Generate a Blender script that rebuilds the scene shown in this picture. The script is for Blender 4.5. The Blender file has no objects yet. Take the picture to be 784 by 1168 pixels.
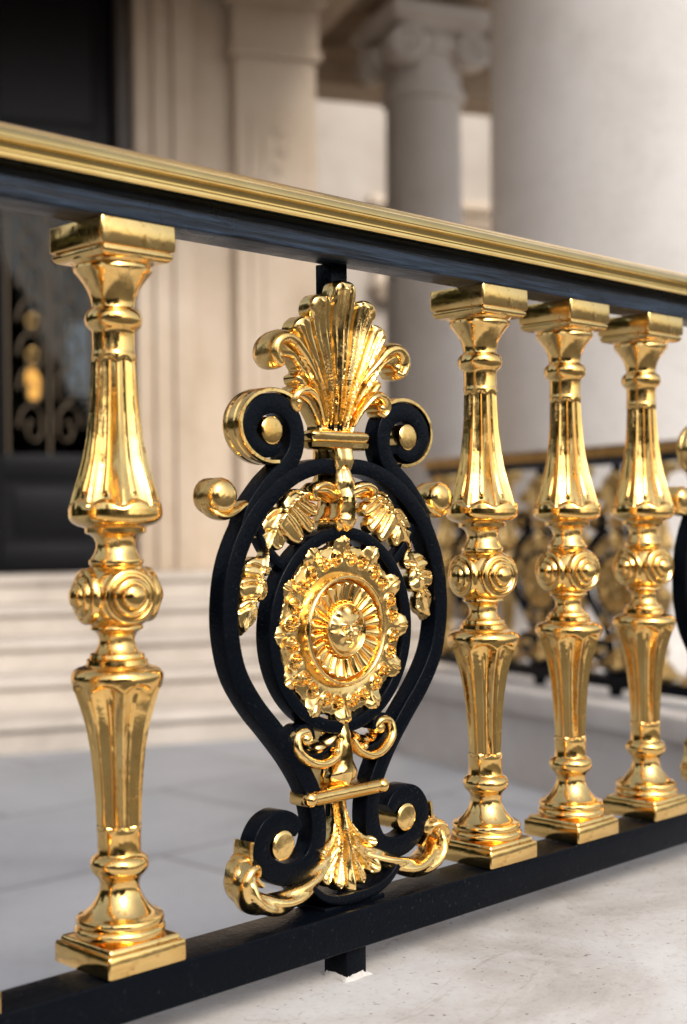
import bpy, bmesh, math, random
import numpy as np
from mathutils import Matrix, Vector
from mathutils.geometry import delaunay_2d_cdt
random.seed(7)
R = math.radians
PI = math.pi
scene = bpy.context.scene
COL = scene.collection

# ------------------------------------------------------------------ helpers
class MB:
    """collects vertices and faces, links them as ONE mesh object"""
    def __init__(self): self.v = []; self.f = []
    def add(self, vs, fs):
        o = len(self.v)
        self.v += [tuple(map(float, p)) for p in vs]
        self.f += [tuple(i + o for i in f) for f in fs]
        return self
    def mesh(self, name, m, angle=38, smooth=True):
        me = bpy.data.meshes.new(name)
        me.from_pydata(self.v, [], self.f)
        bm = bmesh.new(); bm.from_mesh(me)
        bmesh.ops.recalc_face_normals(bm, faces=bm.faces)
        bm.to_mesh(me); bm.free()
        me.polygons.foreach_set('use_smooth', [smooth] * len(me.polygons))
        if smooth: me.set_sharp_from_angle(angle=R(angle))
        me.materials.append(m)
        return me
    def build(self, name, m, parent=None, angle=38, smooth=True):
        return link(name, self.mesh(name, m, angle, smooth), parent)

def link(name, data, parent=None):
    o = bpy.data.objects.new(name, data); COL.objects.link(o)
    if parent is not None: o.parent = parent
    return o

def back_(o, dn):
    o.location.y += dn      # set the casting deeper into the plane of the scrollwork
    return o

def tag(o, label=None, cat=None, group=None, kind=None):
    if label: o['label'] = label
    if cat: o['category'] = cat
    if group: o['group'] = group
    if kind: o['kind'] = kind
    return o

def empty(name, loc, rz=0.0):
    o = link(name, None); o.location = loc; o.rotation_euler = (0, 0, rz)
    o.empty_display_size = .1
    return o

def copy_tree(o, parent=None):
    c = o.copy(); COL.objects.link(c)
    if parent is not None: c.parent = parent
    for ch in list(o.children): copy_tree(ch, c)
    return c

def catmull(pts, n=8, closed=False):
    P = [np.array(p, float) for p in pts]
    out = []
    m = len(P)
    segs = m if closed else m - 1
    for i in range(segs):
        if closed: p0, p1, p2, p3 = P[(i-1) % m], P[i], P[(i+1) % m], P[(i+2) % m]
        else: p0, p1, p2, p3 = P[max(i-1, 0)], P[i], P[i+1], P[min(i+2, m-1)]
        for k in range(n):
            t = k / n
            out.append(.5*((2*p1) + (-p0+p2)*t + (2*p0-5*p1+4*p2-p3)*t*t + (-p0+3*p1-3*p2+p3)*t**3))
    if not closed: out.append(P[-1])
    return np.array(out)

def box(mb, x0, x1, y0, y1, z0, z1, bev=0.0):
    if bev <= 0:
        vs = [(x0,y0,z0),(x1,y0,z0),(x1,y1,z0),(x0,y1,z0),(x0,y0,z1),(x1,y0,z1),(x1,y1,z1),(x0,y1,z1)]
        mb.add(vs, [(0,3,2,1),(4,5,6,7),(0,1,5,4),(1,2,6,5),(2,3,7,6),(3,0,4,7)])
        return mb
    bm = bmesh.new()
    bmesh.ops.create_cube(bm, size=1)
    for v in bm.verts:
        v.co = Vector((x0+(v.co.x+.5)*(x1-x0), y0+(v.co.y+.5)*(y1-y0), z0+(v.co.z+.5)*(z1-z0)))
    bmesh.ops.bevel(bm, geom=bm.edges[:], offset=bev, segments=3, profile=.5, affect='EDGES')
    bm.verts.index_update()
    mb.add([v.co[:] for v in bm.verts], [[v.index for v in f.verts] for f in bm.faces])
    bm.free()
    return mb

def loft(mb, rings, cap=True, closed=False):
    n = len(rings[0]); vs = [p for r in rings for p in r]; fs = []
    m = len(rings)
    for i in range(m if closed else m-1):
        a, b = i*n, ((i+1) % m)*n
        for j in range(n):
            k = (j+1) % n
            fs.append((a+j, a+k, b+k, b+j))
    if cap and not closed:
        fs.append(tuple(range(n))[::-1]); fs.append(tuple(range((m-1)*n, m*n)))
    mb.add(vs, fs)
    return mb

def rrect(w, d0, d1, b, seg=3):
    """rounded rectangle: offsets across the bar (-w/2..w/2) and depths n (d0..d1)"""
    pts = []
    for cx, cy, a0 in ((w/2-b, d1-b, 0), (-w/2+b, d1-b, 90), (-w/2+b, d0+b, 180), (w/2-b, d0+b, 270)):
        for k in range(seg+1):
            a = R(a0 + 90*k/seg)
            pts.append((cx + b*math.cos(a), cy + b*math.sin(a)))
    return pts

def normals2d(P, closed=False):
    if closed: T = np.roll(P, -1, 0) - np.roll(P, 1, 0)
    else: T = np.gradient(P, axis=0)
    T /= np.maximum(np.linalg.norm(T, axis=1, keepdims=True), 1e-9)
    return np.stack([-T[:,1], T[:,0]], 1)

def flat_bar(mb, pts, w, d0, d1, b=.002, n=8, closed=False, mir=1, sect=None, taper=None):
    """bar bent in the a-z plane of the railing. local axes: x=a, y=-n, z=z"""
    P = catmull(pts, n, closed); N = normals2d(P, closed)
    S = sect or rrect(w, d0, d1, b)
    rings = []
    for i, (p, q) in enumerate(zip(P, N)):
        k = 1.0
        if taper: k = np.interp(i/(len(P)-1), taper[0], taper[1])
        rings.append([(mir*(p[0]+q[0]*s*k), -d, p[1]+q[1]*s*k) for s, d in S])
    return loft(mb, rings, closed=closed)

def tube(mb, pts, rw, rn, n=8, seg=16, mir=1, twist=0, ridges=0, amp=0.0):
    """round tapered rope through (a, z, n) points; rw across in plane, rn in depth"""
    P = catmull(pts, n); N2 = normals2d(P[:, :2]); m = len(P)
    kw = np.interp(np.linspace(0, 1, m), np.linspace(0, 1, len(rw)), rw)
    kn = np.interp(np.linspace(0, 1, m), np.linspace(0, 1, len(rn)), rn)
    L = np.concatenate([[0], np.cumsum(np.linalg.norm(np.diff(P, axis=0), axis=1))])
    rings = []
    for i in range(m):
        ring = []
        for j in range(seg):
            a = 2*PI*j/seg
            k = 1 + (amp*(abs(math.cos((a*ridges + twist*L[i])/2)) - .6) if ridges else 0)
            o = math.cos(a)*kw[i]*k
            ring.append((mir*(P[i,0]+N2[i,0]*o), -(P[i,2] + math.sin(a)*kn[i]*k), P[i,1]+N2[i,1]*o))
        rings.append(ring)
    return loft(mb, rings)

def lathe(mb, prof, seg=64, rfun=None, ctr=(0,0), axis=None, cap=True):
    """prof: (z, r). axis: Matrix to place the turned shape"""
    rings = []
    for z, r in prof:
        ring = []
        for j in range(seg):
            a = 2*PI*j/seg
            rr = rfun(z, r, a) if rfun else r
            p = Vector((ctr[0]+rr*math.cos(a), ctr[1]+rr*math.sin(a), z))
            ring.append((axis @ p)[:] if axis else p[:])
        rings.append(ring)
    return loft(mb, rings, cap=cap)

def sqloft(mb, prof, b=.003):
    """square turned shape: prof (z, half width), rounded corners"""
    rings = []
    for z, h in prof:
        ring = []
        for cx, cy, a0 in ((h-b,h-b,0),(-h+b,h-b,90),(-h+b,-h+b,180),(h-b,-h+b,270)):
            for k in range(4):
                a = R(a0+30*k); ring.append((cx+b*math.cos(a), cy+b*math.sin(a), z))
        rings.append(ring)
    return loft(mb, rings)

def sm(x): 
    x = min(1.0, max(0.0, x)); return x*x*(3-2*x)

def grid_shell(mb, F, B):
    """closed shell from a front grid F[i][j] and a back grid B[i][j] of points"""
    m, n = len(F), len(F[0]); vs = []; fs = []
    for G in (F, B):
        for r in G: vs += list(r)
    o = m*n
    for i in range(m-1):
        for j in range(n-1):
            a = i*n+j
            fs.append((a, a+1, a+n+1, a+n)); fs.append((o+a, o+a+n, o+a+n+1, o+a+1))
    edge = [(0,j) for j in range(n)] + [(i,n-1) for i in range(1,m)] + [(m-1,j) for j in range(n-2,-1,-1)] + [(i,0) for i in range(m-2,0,-1)]
    for k in range(len(edge)):
        a, b = edge[k], edge[(k+1) % len(edge)]
        ia, ib = a[0]*n+a[1], b[0]*n+b[1]
        fs.append((ia, ib, ib+o, ia+o))
    mb.add(vs, fs)
    return mb

def leaf(mb, spine, wl, wr, lobes=3, lob=.35, bulge=.008, rib=.003, droop=.006, thick=.008, mir=1, nu=48, nv=10, rip=.003, fwd=.35):
    """acanthus leaf: spine (a,z,n); wl/wr half widths along it to its left/right; lobes sweep forward, one vein each"""
    P = catmull(spine, max(2, nu//(len(spine)-1))); m = len(P)
    T = np.gradient(P[:, :2], axis=0); T /= np.maximum(np.linalg.norm(T, axis=1, keepdims=True), 1e-9)
    N2 = np.stack([-T[:,1], T[:,0]], 1); U = np.linspace(0, 1, m)
    WL = np.interp(U, np.linspace(0,1,len(wl)), wl); WR = np.interp(U, np.linspace(0,1,len(wr)), wr)
    F = []; Bk = []
    for i in range(m):
        fr = []; br = []
        ph = lobes*U[i]; saw = ph % 1.0
        lobe = 1 - lob + lob*math.sin(PI*min(1, saw))**.45 if lobes else 1
        vein = math.cos(2*PI*(saw-.5)) if lobes else 0
        for k in range(-nv, nv+1):
            v = k/nv; av = abs(v); w = (WL[i] if v > 0 else WR[i])
            w *= 1 - (1-lobe)*av
            o = w*v; sw = fwd*w*av*av*(1-U[i])
            h = bulge*(1-v*v) + rib*math.exp(-(v/.12)**2) - droop*av**3 + rip*vein*min(1, 1.6*av) - .5*rip*math.exp(-((saw-.5)/.10)**2)*min(1, 1.6*av)
            a = mir*(P[i,0]+N2[i,0]*o+T[i,0]*sw); z = P[i,1]+N2[i,1]*o+T[i,1]*sw; n_ = P[i,2]
            fr.append((a, -(n_+h), z)); br.append((a, -(n_-thick-droop*av*.3), z))
        F.append(fr); Bk.append(br)
    return grid_shell(mb, F, Bk)

def frond(mb, spine, wl, wr, n=4, mir=1, rise=.006, fat=.36, ang=38, tip=True):
    """acanthus frond: overlapping pointed leaflets, each grooved along its middle, set along a midrib"""
    P = catmull(spine, 20); m = len(P)-1
    T = np.gradient(P[:, :2], axis=0); T /= np.maximum(np.linalg.norm(T, axis=1, keepdims=True), 1e-9)
    for k in range(n):
        for sd, W in ((1, wl), (-1, wr)):
            u = (k+.25+(.12 if sd < 0 else 0))/(n+.2); i = min(m, int(u*m))
            w = float(np.interp(min(1, u+.12), np.linspace(0,1,len(W)), W))
            if w < .003: continue
            t = T[i]; q = np.array([-t[1], t[0]])*sd
            a0 = R(ang); a1 = R(ang+26)
            d0 = q*math.cos(a0*.6)+t*math.sin(a0*.6); d1 = q*math.cos(a1)+t*math.sin(a1)
            p0 = P[i,:2]-t*w*.25; p1 = p0+d0*w*.45; p2 = p1+(d0*.5+d1*.5)*w*.42; p3 = p2+d1*w*.36
            n0 = P[i,2]
            b = w*fat
            leaf(mb, [(*p0,n0),(*p1,n0+rise),(*p2,n0+rise*.9),(*p3,n0-rise*.15)], [b*.55,b*1.0,b*1.02,b*.55,.0006], [b*.55,b*1.0,b*1.02,b*.55,.0006], 0, 0, .0025, -.0022, .0022, .006, mir, 15, 5, 0, 0)
    if tip:
        i = int(m*.80); e = P[-1]; c = P[i]; w = max(.006, float(np.linalg.norm(e[:2]-c[:2]))*.36)
        leaf(mb, [tuple(c), tuple((c*.6+e*.4)+np.array([0,0,rise*.7])), tuple(c*.25+e*.75+np.array([0,0,rise*.4])), tuple(e)], [w*.6,w,w*.7,.0006], [w*.6,w,w*.7,.0006], 0, 0, .0025, -.0022, .0022, .006, mir, 15, 5, 0, 0)
    tube(mb, [tuple(p+np.array([0,0,.0035])) for p in P[::8]], [.0035,.003,.0025,.0015], [.0035,.003,.0025,.002], 4, 10, mir)

def seg_dist(pts, poly):
    """smallest distance of every point to a polyline"""
    best = np.full(len(pts), 1e9)
    for a, b in zip(poly[:-1], poly[1:]):
        d = b-a; L = max(1e-12, float(d@d))
        t = np.clip(((pts-a)@d)/L, 0, 1)
        best = np.minimum(best, np.hypot(*(pts-(a+t[:,None]*d)).T))
    return best

def relief(mb, outline, nfun, marks=(), H=.007, edge=.006, back=.0, step=.0013, mir=1, sub=4):
    """cast ornament with a real thickness: closed outline in the a-z plane, domed edges, ribs (+) and chased grooves (-)
    marks: (polyline, height, width); nfun(a, z) gives the depth of the sheet; back: thickness behind it"""
    O = catmull(outline, sub, True)
    lo, hi = O.min(0), O.max(0)
    gx = np.arange(lo[0], hi[0], step); gz = np.arange(lo[1], hi[1], step*.87)
    G = np.array([(x+(step/2 if j % 2 else 0), z) for j, z in enumerate(gz) for x in gx])
    # inside test
    ins = np.zeros(len(G), bool); n = len(O)
    for i in range(n):
        (x0, z0), (x1, z1) = O[i], O[(i+1) % n]
        c = (z0 > G[:,1]) != (z1 > G[:,1])
        with np.errstate(divide='ignore', invalid='ignore'):
            ins ^= c & (G[:,0] < (x1-x0)*(G[:,1]-z0)/(z1-z0)+x0)
    loop = np.vstack([O, O[:1]])
    G = G[ins]; G = G[seg_dist(G, loop) > step*.55]
    V = [Vector(p) for p in O] + [Vector(p) for p in G]
    E_ = [(i, (i+1) % n) for i in range(n)]
    res = delaunay_2d_cdt(V, E_, [list(range(n))], 1, 1e-7)
    P = np.array([(v.x, v.y) for v in res[0]]); F = res[2]
    D = seg_dist(P, loop); t = np.clip(D/edge, 0, 1)
    h = H*np.sqrt(np.clip(1-(1-t)**2, 0, 1))
    up = np.zeros(len(P)); dn = np.zeros(len(P))
    for poly, amp, wid in marks:
        d = amp*np.exp(-(seg_dist(P, catmull(poly, 6))/wid)**2)*np.clip(D/(edge*.5), 0, 1)
        if amp > 0: up = np.maximum(up, d)
        else: dn = np.minimum(dn, d)
    h += up+dn
    nn = np.array([nfun(abs(a), z) for a, z in P])
    m = len(P)
    vs = [(mir*P[i,0], -(nn[i]+h[i]), P[i,1]) for i in range(m)] + [(mir*P[i,0]*.998, -(nn[i]-back), P[i,1]) for i in range(m)]
    fs = [tuple(f) for f in F] + [tuple(i+m for i in f[::-1]) for f in F]
    cnt = {}
    for f in F:
        for a, b in zip(f, list(f[1:])+[f[0]]):
            k = (min(a,b), max(a,b)); cnt[k] = cnt.get(k, []) + [(a, b)]
    for k, v in cnt.items():
        if len(v) == 1: a, b = v[0]; fs.append((b, a, a+m, b+m))
    mb.add(vs, fs)
    return mb

# ------------------------------------------------------------------ materials
def nodes(m): return m.node_tree.nodes, m.node_tree.links
def base_mat(name, col, rough, metal=0.0):
    m = bpy.data.materials.new(name); m.use_nodes = True
    b = m.node_tree.nodes['Principled BSDF']
    b.inputs['Base Color'].default_value = (*col, 1); b.inputs['Roughness'].default_value = rough
    b.inputs['Metallic'].default_value = metal
    return m, b
def tex(m, kind, scale, detail=4, rough=.55, dist=0.0, coords='Object', stretch=None):
    n, l = nodes(m)
    tc = n.new('ShaderNodeTexCoord'); src = tc.outputs[coords]
    if stretch:
        mp = n.new('ShaderNodeMapping'); mp.inputs['Scale'].default_value = stretch
        l.new(src, mp.inputs['Vector']); src = mp.outputs['Vector']
    t = n.new('ShaderNodeTexNoise' if kind == 'noise' else 'ShaderNodeTexVoronoi')
    t.inputs['Scale'].default_value = scale
    if kind == 'noise':
        t.inputs['Detail'].default_value = detail; t.inputs['Roughness'].default_value = rough; t.inputs['Distortion'].default_value = dist
    l.new(src, t.inputs['Vector'])
    return t
def ramp(m, fac, stops):
    n, l = nodes(m); r = n.new('ShaderNodeValToRGB')
    e = r.color_ramp.elements
    while len(e) > 1: e.remove(e[-1])
    e[0].position = stops[0][0]; e[0].color = (*stops[0][1], 1)
    for p, c in stops[1:]:
        k = e.new(p); k.color = (*c, 1)
    l.new(fac, r.inputs['Fac']); return r.outputs['Color']
def mapr(m, fac, a, b, c, d):
    n, l = nodes(m); r = n.new('ShaderNodeMapRange')
    for k, v in zip(('From Min','From Max','To Min','To Max'), (a,b,c,d)): r.inputs[k].default_value = v
    l.new(fac, r.inputs['Value']); return r.outputs['Result']
def mix(m, mode, fac, A, B):
    n, l = nodes(m); x = n.new('ShaderNodeMix'); x.data_type = 'RGBA'; x.blend_type = mode
    for s, val in ((x.inputs[0], fac), (x.inputs[6], A), (x.inputs[7], B)):
        if isinstance(val, bpy.types.NodeSocket): l.new(val, s)
        elif isinstance(val, (int, float)): s.default_value = val
        else: s.default_value = (*val, 1)
    return x.outputs[2]
def bump(m, b, h, strength, dist, prev=None):
    n, l = nodes(m); u = n.new('ShaderNodeBump')
    u.inputs['Strength'].default_value = strength; u.inputs['Distance'].default_value = dist
    l.new(h, u.inputs['Height'])
    if prev: l.new(prev, u.inputs['Normal'])
    l.new(u.outputs['Normal'], b.inputs['Normal']); return u.outputs['Normal']

def gold_mat(name, foil=.12, rough=(.10,.24), col=((.95,.64,.24),(.82,.49,.14)), wear=1.0):
    m, b = base_mat(name, col[0], .15, 1.0); n, l = nodes(m)
    t1 = tex(m, 'noise', 14, 5); t2 = tex(m, 'noise', 90, 5); t3 = tex(m, 'noise', 330, 3)
    c = ramp(m, t1.outputs['Fac'], [(.35, col[1]), (.62, col[0])])
    # small tarnish freckles
    fk = ramp(m, t2.outputs['Fac'], [(.30, (.55,.42,.32)), (.40, (1,1,1))])
    l.new(mix(m, 'MULTIPLY', .75*wear, c, fk), b.inputs['Base Color'])
    t4 = tex(m, 'noise', 23, 6, .7, .6)
    ad = n.new('ShaderNodeMath'); ad.operation = 'ADD'
    l.new(mapr(m, t2.outputs['Fac'], .3, .7, rough[1], rough[0]), ad.inputs[0]); l.new(mapr(m, t4.outputs['Fac'], .50, .68, 0, .19*wear), ad.inputs[1])
    l.new(ad.outputs[0], b.inputs['Roughness'])
    w = tex(m, 'noise', 42, 2, .5, .4)
    nn = bump(m, b, w.outputs['Fac'], foil, .01)
    bump(m, b, t3.outputs['Fac'], .05*wear, .001, nn)
    return m
GOLD = gold_mat('polished_brass', .07, (.08,.19))
LEAFGOLD = gold_mat('gilded_casting', .14, (.11,.23), ((.96,.67,.27),(.85,.53,.17)))
RAILGOLD = gold_mat('brass_rail', .006, (.06,.13), ((.97,.68,.25),(.90,.60,.20)), .2)
DIMGOLD = gold_mat('dimmed_gold', .10, (.22,.34), ((.60,.40,.16),(.46,.29,.10)))  # darkened copy of the gold: dark surroundings it would mirror, put into the colour

BLACK, b = base_mat('black_gloss_paint', (.004,.006,.010), .28)
t = tex(BLACK, 'noise', 220, 4); t2 = tex(BLACK, 'noise', 30, 3)
b.inputs['Specular IOR Level'].default_value = .07
l_ = BLACK.node_tree.links
l_.new(mapr(BLACK, t2.outputs['Fac'], .3, .7, .14, .30), b.inputs['Roughness'])
nn_ = bump(BLACK, b, t.outputs['Fac'], .32, .002)
t3 = tex(BLACK, 'noise', 34, 2, .5, .3); bump(BLACK, b, t3.outputs['Fac'], .05, .01, nn_)
t4 = tex(BLACK, 'noise', 260, 2, .5); t5 = tex(BLACK, 'noise', 11, 4, .6)
dust = ramp(BLACK, t4.outputs['Fac'], [(.66,(.002,.003,.005)), (.74,(.05,.05,.05))])
l_.new(mix(BLACK, 'MIX', mapr(BLACK, t5.outputs['Fac'], .4, .7, 0, .6), (.002,.003,.005), dust), b.inputs['Base Color'])

BRUSHED_SHEEN, b = base_mat('black_paint_sky_sheen', (.007,.008,.012), .3); b.inputs['Specular IOR Level'].default_value = .3
t = tex(BRUSHED_SHEEN, 'noise', 60, 6, .65, 1.2, stretch=(.10,1,2.6)); t2 = tex(BRUSHED_SHEEN, 'noise', 9, 4, .6, .5)
l_ = BRUSHED_SHEEN.node_tree.links
c = ramp(BRUSHED_SHEEN, t.outputs['Fac'], [(.40,(.004,.005,.008)), (.48,(.010,.016,.026)), (.60,(.022,.036,.060)), (.74,(.030,.046,.072)), (.85,(.025,.022,.020))])  # brush streaks; the blue stops put the sky's sheen into the paint colour
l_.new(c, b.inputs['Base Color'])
l_.new(mapr(BRUSHED_SHEEN, t2.outputs['Fac'], .35, .65, .22, .5), b.inputs['Roughness'])
bump(BRUSHED_SHEEN, b, t.outputs['Fac'], .45, .004)

def stone_mat(name, c0, c1, c2, sc=3.0, rough=.75, bp=.25, speck=.35):
    m, b = base_mat(name, c0, rough); n, l = nodes(m)
    a = tex(m, 'noise', sc, 8, .6, .3); g = tex(m, 'noise', sc*22, 6, .6); s = tex(m, 'noise', sc*70, 3, .5)
    c = ramp(m, a.outputs['Fac'], [(.28,c2), (.48,c0), (.72,c1)])
    c = mix(m, 'MULTIPLY', speck, c, ramp(m, g.outputs['Fac'], [(.30,(.62,.58,.54)), (.46,(1,1,1))]))
    l.new(c, b.inputs['Base Color'])
    nn = bump(m, b, g.outputs['Fac'], bp, .004)
    bump(m, b, s.outputs['Fac'], bp*.8, .0015, nn)
    return m
LEDGE = stone_mat('pale_ledge_stone', (.58,.55,.52), (.66,.64,.62), (.46,.43,.40), 5, .7, .22, .4)
# hairline cracks and dark pits of the ledge
n, l = nodes(LEDGE); b = n['Principled BSDF']; old = b.inputs['Base Color'].links[0].from_socket
w = tex(LEDGE, 'noise', 2.3, 6, .6, 1.6)
d = n.new('ShaderNodeMath'); d.operation = 'SUBTRACT'; d.inputs[1].default_value = .5; l.new(w.outputs['Fac'], d.inputs[0])
ab = n.new('ShaderNodeMath'); ab.operation = 'ABSOLUTE'; l.new(d.outputs[0], ab.inputs[0])
crack = ramp(LEDGE, ab.outputs[0], [(0,(.62,.55,.48)), (.0035,(.85,.82,.78)), (.007,(1,1,1))])
c = mix(LEDGE, 'MULTIPLY', .5, old, crack)
blot = tex(LEDGE, 'noise', 3.2, 7, .68, .8)
c = mix(LEDGE, 'MULTIPLY', .75, c, ramp(LEDGE, blot.outputs['Fac'], [(.32,(.66,.60,.54)), (.46,(.90,.87,.84)), (.56,(1,1,1))]))
pit = tex(LEDGE, 'noise', 120, 1, .4)
c = mix(LEDGE, 'MULTIPLY', .8, c, ramp(LEDGE, pit.outputs['Fac'], [(.225,(.35,.3,.26)), (.27,(1,1,1))]))
l.new(c, b.inputs['Base Color'])

STEP = stone_mat('step_limestone', (.44,.385,.33), (.52,.46,.40), (.33,.285,.24), 2.0, .75)
WALLS = stone_mat('facade_limestone', (.50,.40,.30), (.57,.47,.37), (.40,.305,.215), 1.2, .8, .2)
COLST = stone_mat('column_limestone', (.64,.595,.55), (.71,.665,.625), (.55,.505,.46), 1.3, .75, .15)
IONST = stone_mat('pale_column_stone', (.77,.71,.65), (.82,.77,.72), (.66,.59,.53), 1.6, .75, .15)
PALE = stone_mat('pale_stucco', (.36,.31,.26), (.42,.37,.32), (.29,.245,.20), .8, .8, .1, .15)
LOWW = stone_mat('plinth_stone', (.50,.45,.41), (.58,.54,.50), (.40,.35,.31), 2.4, .75)

GROUT = stone_mat('white_grout', (.43,.41,.38), (.48,.46,.44), (.34,.31,.28), 40, .85)
FLOORM = stone_mat('terrace_slabs', (.31,.315,.33), (.37,.375,.39), (.235,.24,.25), 1.1, .5, .12, .3)
n, l = nodes(FLOORM); b = n['Principled BSDF']; old = b.inputs['Base Color'].links[0].from_socket
tc = n.new('ShaderNodeTexCoord'); mp = n.new('ShaderNodeMapping'); mp.inputs['Rotation'].default_value = (0,0,R(-45)); l.new(tc.outputs['Object'], mp.inputs['Vector'])
br = n.new('ShaderNodeTexBrick'); br.inputs['Scale'].default_value = 1.0; br.inputs['Brick Width'].default_value = 1.3; br.inputs['Row Height'].default_value = .85
br.inputs['Mortar Size'].default_value = .009; br.inputs['Color1'].default_value = (1,1,1,1); br.inputs['Color2'].default_value = (.78,.79,.81,1); br.inputs['Mortar'].default_value = (.35,.33,.31,1)
l.new(mp.outputs['Vector'], br.inputs['Vector'])
l.new(mix(FLOORM, 'MULTIPLY', .8, old, br.outputs['Color']), b.inputs['Base Color'])

GROUND = stone_mat('pavement', (.075,.072,.068), (.10,.096,.092), (.055,.052,.05), .6, .85)
DOORM, b = base_mat('black_door_paint', (.006,.006,.007), .35); b.inputs['Specular IOR Level'].default_value = .12
t = tex(DOORM, 'noise', 40, 3); bump(DOORM, b, t.outputs['Fac'], .1, .002)
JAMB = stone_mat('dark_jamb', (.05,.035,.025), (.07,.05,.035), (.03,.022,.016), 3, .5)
BRONZE, b = base_mat('dark_bronze', (.10,.075,.05), .45, .7)
t = tex(BRONZE, 'noise', 30, 3); bump(BRONZE, b, t.outputs['Fac'], .1, .002)
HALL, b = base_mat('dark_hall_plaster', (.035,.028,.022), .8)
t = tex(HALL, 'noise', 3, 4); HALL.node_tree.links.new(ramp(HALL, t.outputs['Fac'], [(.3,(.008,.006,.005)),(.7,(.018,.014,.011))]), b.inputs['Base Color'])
GLASS, b = base_mat('door_glass', (.9,.95,.95), .02); b.inputs['Transmission Weight'].default_value = 1; b.inputs['IOR'].default_value = 1.22
t = tex(GLASS, 'noise', 6, 2); bump(GLASS, b, t.outputs['Fac'], .02, .01)
def lit(name, col, s):
    m, b = base_mat(name, col, .4); b.inputs['Emission Color'].default_value = (*col, 1); b.inputs['Emission Strength'].default_value = s
    t = tex(m, 'noise', 12, 2); n, l = nodes(m)
    l.new(ramp(m, t.outputs['Fac'], [(.3, tuple(c*.75 for c in col)), (.7, col)]), b.inputs['Emission Color'])
    return m
LAMP = lit('warm_lamp_glass', (1.0,.47,.10), .9)
SKYREFL = lit('sky_reflection_glow', (.62,.74,.88), .09)  # glow standing in for sky mirrored in the door glass

# ------------------------------------------------------------------ baluster
K = .000898
def zy(y): return .80 + (599 - y)*K
PROF = [(287,38),(289,44),(292,47.5),(296,49),(300,48),(303,44.5),(304.5,43),(306,44.5),(309,45),(312,43.5),(315,40.5),(319,37.5),(325,33),(333,28.5),(342,25.5),(350,24.5),(352,25),(354,28),(357,31),(361,32.7),(366,33),(371,31.8),(375,28.8),(377,26),(379,24.7),(382,24.4),(400,24.4),(403,24.6)]
PROF += [(y, float(np.interp(y,[403,420,445,472,500,526,545,562,573,581,588],[25,25.6,27,29.2,33,38.6,43.6,48.8,51.8,53.2,53.4]))) for y in np.concatenate([np.arange(404,416,1.5), np.arange(416,560,4), np.arange(560,588,1.0)])]
PROF += [(588,53.4),(591,52.6),(594,50.8),(597,47.5),(599.5,43),(601,38),(602,35.2),(604,35),(607,34.8),(608.5,33),(610,29),(613,25.4),(619,22.8),(625,22.8),(631,25),(636,28),(637.5,28.6),(638,30.5),(640,31),(643,30.6),(645,29),
 (648,33),(652,37.5),(657,41),(663,44),(670,46),(679,46.8),(688,46),(695,44),(701,41),(706,37.5),(710,33),(713,29),
 (715,30),(717,30),(718.5,27.5),(721,23.5),(726,20.8),(731,20.2),(736,21.2),(741,24),(744,26.5),(745,30.5),(749,31.6),(750.5,31),(751.5,34.4),(757,35),(758,36),(759.5,40),(761,45),(763.5,49),(767,51.8),(771,52.6),(775,52.4)]
PROF += [(y, float(np.interp(y,[775,784,800,815,832,855,882,910,932,946],[52.4,50.4,45,40.4,36,32,29.2,27,25.8,25.2]))) for y in np.concatenate([np.arange(776,800,1.0), np.arange(800,938,4), np.arange(938,948.5,1.0)])]
PROF += [(949,24.8),(970,24.6),(972,25.4),(974,28.6),(977,31.6),(981,33.3),(986,33.3),(991,31.6),(995,28),(998,25.2),(1001,23.4),(1006,22.4),(1012,22.8),(1018,24.8),(1024,28),(1030,32.4),(1034,36),(1037,39.4),(1039,42),(1040,46),(1042,49),(1045,50.2),(1048,50),(1050,48.6),(1051,48.2),(1052,50),(1055,51.6),(1058,51.8),(1061,50.4),(1063,47),(1065,46)]
def flute(z, r, a):
    y = 599 - (z-.80)/K
    c = abs(math.cos(4*a + .35)); f = c**.8
    if 403 < y < 590:
        end = 574 + 9*(1-c); beg = 407 + 5*(1-c)
        A = np.interp(y, [403,470,530,575], [.12,.17,.21,.15]) * sm((end-y)/5) * sm((y-beg)/4)
        # double line on every ridge
        A2 = .028*math.exp(-((c-.16)/.07)**2)*sm((end-y)/5)*sm((y-beg)/4)
        A3 = .075*math.exp(-((1-c)/.03)**2)*sm((end-4-y)/12)*sm((y-beg)/4)   # fillet down the middle of every flute
        return r*(1 - A*f - A2 + A3)
    if 770 < y < 950:
        beg = 776 + 9*(1-c); end = 944 - 3*(1-c)
        A = np.interp(y, [776,820,900,945], [.18,.24,.23,.17]) * sm((y-beg)/4) * sm((end-y)/3)
        A3 = .07*math.exp(-((1-c)/.03)**2)*sm((y-beg-10)/16)*sm((end-y)/3)
        return r*(1 - A*f + A3)
    return r
bm_ = MB(); lathe(bm_, [(zy(y), r*K) for y, r in PROF], 128, flute)
me_shaft = bm_.mesh('baluster', GOLD, 34)
ab_ = MB(); sqloft(ab_, [(1.1035,.0445),(1.1045,.0462),(1.104-.0015,.0466),(1.0805,.0466),(1.0785,.0455),(1.0780,.0425),(1.0768,.0425),(1.0763,.0445),(1.0755,.0450),(1.0725,.0448),(1.0705,.0435),(1.0685,.0415),(1.0680,.039)], .0035)
me_ab = ab_.mesh('abacus', GOLD, 40)
bs_ = MB(); sqloft(bs_, [(.3815,.039),(.3822,.0405),(.3820,.0422),(.3800,.0436),(.3772,.0438),(.3765,.0450),(.3762,.0472),(.3745,.0480),(.3560,.0480),(.3550,.0472)], .0025)
me_bs = bs_.mesh('plinth', GOLD, 40)
ro_ = MB(); zc = zy(679)
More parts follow.
